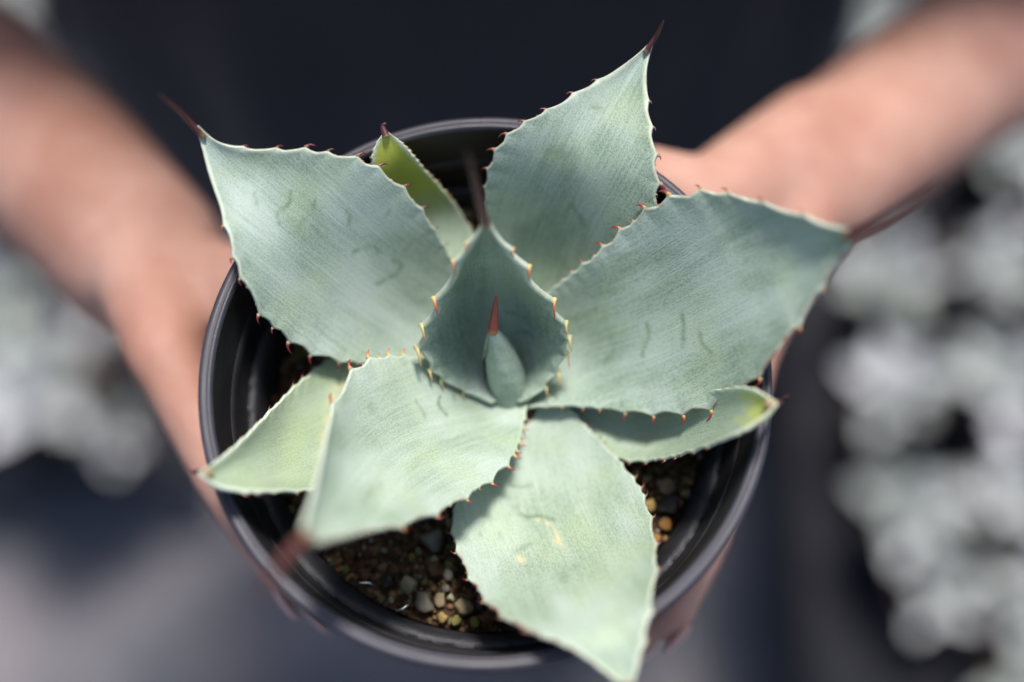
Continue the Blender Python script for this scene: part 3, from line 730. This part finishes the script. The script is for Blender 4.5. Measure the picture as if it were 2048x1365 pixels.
NAILS = []
def hand(bm, sgn, wrist, J, z0, thumb):
    """palm on the side of the pot, four fingers curling round the front, thumb behind; J: (angle, radius) of knuckle, two joints and tip"""
    lens = [1.0, 1.06, 1.0, .82]; zz = [0, -.019, -.038, -.055]
    wr = np.asarray(wrist); mc = []
    for k in range(4):
        z = z0 + zz[k]; tp = .0036 * k; s = [1, 1.03, .98, .86][k]; a0 = J[0][0] - 1.5 * k
        q = [cyl(sgn, a0 + (a - J[0][0]) * lens[k], r - tp, z - .002 * i) for i, (a, r) in enumerate(J)]
        NAILS.append((q[3], q[3] - q[2], .0072 * s)); mc.append(q[0]); chain(bm, list(zip(q, (.0115 * s, .0095 * s, .0086 * s, .0072 * s))))
        capsule(bm, wr + np.array([0, 0, .010 - .007 * k]), .018, q[0], .0125 * s)
    for a, b in zip(mc[:-1], mc[1:]): capsule(bm, a * .7 + wr * .3, .013, b * .7 + wr * .3, .013)
    q = [wr * .8 + mc[0] * .2] + [cyl(sgn, a, r, z0 + dz) for a, r, dz in thumb]
    chain(bm, list(zip(q, (.019, .0140, .0108, .0088))))

bm = bmesh.new()
# right of the picture
wR = pt(1600, 385, -90); eR = pt(2190, -40, -190)
mR = pt(1850, 190, -140)
hand(bm, 1, wR, [(22, .0865), (-8, .0712), (-26, .0715), (-46, .0762)], -.064, [(43, .098, .004), (60, .088, .016), (76, .081, .018)])
chain(bm, [(wR, .0265), (mR, .032), (eR, .041)], 20)
capsule(bm, pt(1640, 300, -98), .024, cyl(1, 46, .098, -.056), .0165, 18); capsule(bm, cyl(1, 46, .098, -.056), .0165, cyl(1, 62, .087, -.046), .012)
# left of the picture
wL = pt(285, 515, -88); eL = pt(-330, -40, -190); mL = pt(95, 315, -140)
hand(bm, -1, wL, [(13, .1005), (-12, .0790), (-27, .0738), (-39, .0722)], -.057, [(34, .082, -.012), (56, .076, .002), (72, .074, .006)])
chain(bm, [(wL, .0285), (mL, .034), (eL, .043)], 20)
BY = .375                                                 # the body stands this far behind the pot
for s_, e in ((1, eR), (-1, eL)):
    sh = np.array([s_ * .175, BY + .01, 1.35]); chain(bm, [(e, .041), (sh, .056)], 18); capsule(bm, sh, .056, (s_ * .05, BY, 1.37), .07, 18)
    capsule(bm, (s_ * .07, BY, .92), .098, (s_ * .075, BY, 1.28), .10, 22)
    hip, kn, an = (s_ * .085, BY, .86), (s_ * .095, BY - .02, .48), (s_ * .10, BY + .02, .09)
    chain(bm, [(hip, .082), (kn, .055), (an, .036)], 18); capsule(bm, (s_ * .10, BY + .02, .045), .034, (s_ * .115, BY - .13, .035), .03)
capsule(bm, (0, BY, 1.34), .058, (0, BY + .0, 1.46), .052, 18)
capsule(bm, (0, BY, 1.51), .072, (0, BY + .015, 1.58), .080, 20)
me0 = bpy.data.meshes.new('body_base'); bm.to_mesh(me0); bm.free()
tmp = bpy.data.objects.new('body_base', me0); COL.objects.link(tmp)
md = tmp.modifiers.new('r', 'REMESH'); md.mode = 'VOXEL'; md.voxel_size = .0036
sm = tmp.modifiers.new('s', 'SMOOTH'); sm.factor = .5; sm.iterations = 5
dg = bpy.context.evaluated_depsgraph_get()
me = bpy.data.meshes.new_from_object(tmp.evaluated_get(dg)); me.name = 'person'
bpy.data.objects.remove(tmp); me.shade_smooth(); me.materials.clear()
person = tag(link('person', me, M['skin']), 'person in a dark navy shirt holding the potted agave with both bare arms', 'person')

M['nail'] = plastic('fingernail', (.50, .30, .26), .3, .05, 300)
bm_ = bmesh.new(); bmesh.ops.create_uvsphere(bm_, u_segments=12, v_segments=8, radius=1)
NM = bpy.data.meshes.new('fingernail'); bm_.to_mesh(NM); bm_.free(); NM.shade_smooth(); NM.materials.append(M['nail'])
for p_, d_, r_ in NAILS:
    ra = np.array([p_[0], p_[1], 0]); ra /= np.linalg.norm(ra); d_ = d_ - ra * (d_ @ ra); d_ /= np.linalg.norm(d_); c_ = np.cross(ra, d_)
    o = link('fingernail', NM, None, person); pos = p_ + ra * (r_ * .82) + d_ * .002
    a_, b_, h_ = d_ * .0062, c_ * .0048, ra * .0016
    o.matrix_local = Matrix([[a_[i], b_[i], h_[i], pos[i]] for i in range(3)] + [[0, 0, 0, 1]])

def loft(rings, n, fold, seed, ex=.8):
    V, Fc = [], []
    for i, (cx, cy, z, rx, ry) in enumerate(rings):
        for j in range(n):
            a = 2 * math.pi * j / n; c, s_ = math.cos(a), math.sin(a)
            q = fold * (noise.noise(Vector((c * 4.0 + z * .9, s_ * 4.0, z * 1.6 + seed))) + .5 * noise.noise(Vector((c * 9 + z * 2, s_ * 9, z * 2.5 + seed))))
            e = ex
            V.append((cx + (rx + q) * math.copysign(abs(c) ** e, c), cy + (ry + q) * math.copysign(abs(s_) ** e, s_), z))
    m = len(rings)
    for i in range(m - 1):
        for j in range(n): Fc.append((i * n + j, i * n + (j + 1) % n, (i + 1) * n + (j + 1) % n, (i + 1) * n + j))
    return V, Fc
ctrl = np.array([(.64, .222, .150), (.82, .220, .146), (.95, .216, .140), (1.05, .222, .134), (1.17, .210, .128), (1.29, .196, .120), (1.375, .150, .100), (1.41, .075, .075)])
zs = np.linspace(.64, 1.41, 80)
V, Fc = loft([(-.030, BY, z, np.interp(z, ctrl[:, 0], ctrl[:, 1]), np.interp(z, ctrl[:, 0], ctrl[:, 2])) for z in zs], 120, .030, 2, .62)
shirt = link('shirt', mesh('shirt', V, Fc), M['shirt'], person); shirt['label'] = 'loose dark navy shirt'
for s_, e in ((1, eR), (-1, eL)):
    sh = np.array([s_ * .165, BY + .01, 1.352]); e2 = sh + (e - sh) * .62
    P = catmull([sh + [-s_ * .05, 0, .01], sh, (sh + e2) / 2, e2], 20); V, Fc = tube(P, np.linspace(.072, .068, 20), 28, False)
    V = [v + np.array([1, 1, 0]) * .005 * noise.noise(Vector(v) * 16) for v in V]
    link('sleeve', mesh('sleeve', V, Fc), M['shirt'], shirt)
V = []; Fc = []
trs = link('trousers', mesh('trousers', *loft([(0, BY, z, .165, .112) for z in np.linspace(.80, .98, 14)], 64, .004, 5)), M['trousers'], person)
for s_ in (1, -1):
    V, Fc = loft([(s_ * (.088 + .012 * k), BY - .02 * math.sin(k * 3.1), .84 - .76 * k, .094 - .03 * k, .100 - .032 * k) for k in np.linspace(0, 1, 40)], 40, .008, 8 + s_)
    link('trouser_leg', mesh('trouser_leg', V, Fc), M['trousers'], trs)
    V, Fc = loft([(s_ * .108, BY - .06, .001, .045, .135), (s_ * .108, BY - .06, .02, .048, .14), (s_ * .108, BY - .055, .05, .046, .13), (s_ * .107, BY - .03, .08, .04, .09), (s_ * .105, BY + .01, .10, .035, .05)], 32, .001, 3)
    Fc = list(Fc) + [tuple(reversed(range(32)))]
    link('shoe', mesh('shoe', V, Fc), M['shoe'], person)

# ------------------------------------------------------------------ potted agaves standing on the ground behind
def far_leaf(Lh, Wd, curl, seed):
    V, Fc = [], []; n, m = 14, 7
    for i in range(n):
        u = i / (n - 1); wdt = Wd * (.55 + .45 * math.sin(math.pi * min(1, u * 1.25) * .8)) * (1 - u ** 3.2) + .0006
        x = Lh * u * (1 - .12 * u); z = curl * Lh * u ** 1.6
        for j in range(m):
            s_ = j / (m - 1) * 2 - 1
            V.append((x, s_ * wdt, z + .32 * wdt * s_ * s_))
    for k in range(n * m):
        x, y, z = V[k]; V.append((x, y * .96, z - .004 * (1 - (k // m) / n) - .0008))
    o = n * m
    for i in range(n - 1):
        for j in range(m - 1):
            a = i * m + j; Fc.append((a, a + m, a + m + 1, a + 1)); Fc.append((o + a, o + a + 1, o + a + m + 1, o + a + m))
        for a, b in ((i * m, (i + 1) * m), ((i + 1) * m + m - 1, i * m + m - 1)): Fc.append((a, b, b + o, a + o))
    Fc.append([(n - 1) * m + j for j in range(m)] + [o + (n - 1) * m + j for j in reversed(range(m))])
    return mesh('far_leaf', V, Fc)
FL = [far_leaf(.092, .0185, .16, 1), far_leaf(.074, .0175, .30, 2), far_leaf(.052, .015, .5, 3)]
def far_spine_mesh():
    u = np.linspace(0, 1, 6); V, Fc = tube(np.stack([u * .02, 0 * u, u * .004], 1), .0012 * (1 - u) + .0002, 6)
    me = mesh('far_spine', V, Fc); attr(me, 'along', np.repeat(u, 6)); me.materials.append(M['spine']); return me
FS = far_spine_mesh()
Vp, Fp = lathe([(.0, .004), (.044, .004), (.056, .146), (.060, .147), (.0605, .136), (.0575, .135), (.047, .001), (.0, .001)], 40)
PM = mesh('far_pot', Vp, Fp); PM.materials.append(M['bgpot'])
Vs, Fs = lathe([(.0, .133), (.03, .131), (.0545, .129)], 32); SM = mesh('far_soil', Vs, Fs); SM.materials.append(M['soil'])
for f in FL: f.materials.append(M['farleaf'])
FAR = [  # photo pixel of the rosette centre, scale, leaf count, label
    (1790, 545, 1.05, 12, 'blurred silvery agave nearest to the wrist, below the bare forearm'),
    (1985, 520, 1.0, 11, 'blurred grey agave under the forearm, one pot further out than the one nearest the wrist'),
    (1800, 770, 1.1, 12, 'blurred silvery agave straight out from the long spine leaf, walkway side of its tray'),
    (2010, 760, 1.05, 11, 'blurred agave at the picture edge, level with the pot centre'),
    (1830, 1010, 1.1, 12, 'blurred pale green agave on the walkway side, third pot down from the wrist'),
    (2020, 985, 1.0, 11, 'blurred agave at the picture edge, level with the dried leaf tip'),
    (1880, 1190, .8, 11, 'lowest blurred silvery rosette on the tray, just above the dark gap'),
    (2075, 1190, 1.0, 10, 'blurred agave cut by the picture edge, just above the bottom corner plant'),
    (2070, 1390, 1.0, 11, 'dull green blurred agave in the bottom corner'),
    (2010, 275, 1.0, 11, 'blurred lavender-grey agave tucked against the underside of the forearm'),
    (2150, 420, 1.0, 10, 'blurred agave at the picture edge, just below the forearm'),
    (1750, 40, 1.05, 11, 'blurred agave in the gap between the navy shirt and the forearm'),
    (60, 770, 1.1, 12, 'largest blurred whitish agave below the other forearm'),
    (-60, 600, 1.05, 11, 'blurred grey agave cut by the picture edge, above the largest whitish one'),
    (215, 868, .55, 10, 'small round blurred pale rosette nearest to the curled fingers'),
    (150, 690, .7, 10, 'small blurred green agave tucked between the largest whitish one and the wrist'),
    (-40, -60, 1.0, 11, 'blurred pale agave in the top corner above the forearm')]
STAND = .38
rnd = random.Random(11)
for k, (px, py, sc, nl, lab) in enumerate(FAR):
    sz, k_ = (STAND, .54) if px > 500 else (.104, .82)
    p = pt(px, py, (-RIM + sz + .165 * sc * k_) * 1000); r = empty('potted_agave', (p[0], p[1], sz)); r.scale = (sc * k_,) * 3
    r.rotation_euler = (0, 0, rnd.uniform(0, 6)); tag(r, lab, 'agave', 'blurred potted agaves on the ground')
    for nm, m_ in (('pot', PM), ('soil', SM)): link(nm, m_, None, r)
    for q in range(nl):
        a = q * 2.39996; f = q / nl; me = FL[min(2, int(f * 3))]
        o = link('leaf', me, None, r); el = .15 + .95 * f ** 1.3
        o.rotation_euler = (rnd.uniform(-.15, .15), -el + rnd.uniform(-.1, .1), a + rnd.uniform(-.15, .15)); o.location = (.008 * math.cos(a), .008 * math.sin(a), .136 + .018 * f)
        o.scale = (rnd.uniform(.88, 1.08),) * 3
        x, y, z = me.vertices[13 * 7 + 3].co; s2 = link('spine', FS, None, o); s2.location = (x - .003, y, z)

# low added stands carrying the far pots; their black paints the shade between them
def stand(x0, x1, y0, y1, ht, label):
    o = empty('added_stand', ((x0 + x1) / 2, (y0 + y1) / 2, 0)); tag(o, label, 'plant stand', 'added dark stands')
    hx, hy = (x1 - x0) / 2, (y1 - y0) / 2
    def box(name, a, b):
        bm_ = bmesh.new(); bmesh.ops.create_cube(bm_, size=1)
        for v in bm_.verts: v.co = Vector([(a[i] + b[i]) / 2 + v.co[i] * (b[i] - a[i]) for i in range(3)])
        bmesh.ops.bevel(bm_, geom=bm_.edges[:], offset=.002, segments=2, affect='EDGES')
        me_ = bpy.data.meshes.new(name); bm_.to_mesh(me_); bm_.free(); link(name, me_, M['bgpot'], o)
    box('top', (-hx, -hy, ht - .028), (hx, hy, ht - .001))
    for i in (-1, 1):
        box('apron', (i * (hx - .018) - .007, -hy + .01, ht * .45), (i * (hx - .018) + .007, hy - .01, ht - .029))
        for j in (-1, 1): box('leg', (i * (hx - .05) - .02, j * (hy - .05) - .02, 0), (i * (hx - .05) + .02, j * (hy - .05) + .02, ht - .029))
stand(.236, .85, -.16, .66, STAND, 'added low black stand for the shade among blurred agaves beside the walkway')
stand(-.95, -.30, .195, .70, .104, 'added low black stand for the shade under the whitish agaves below the other forearm')
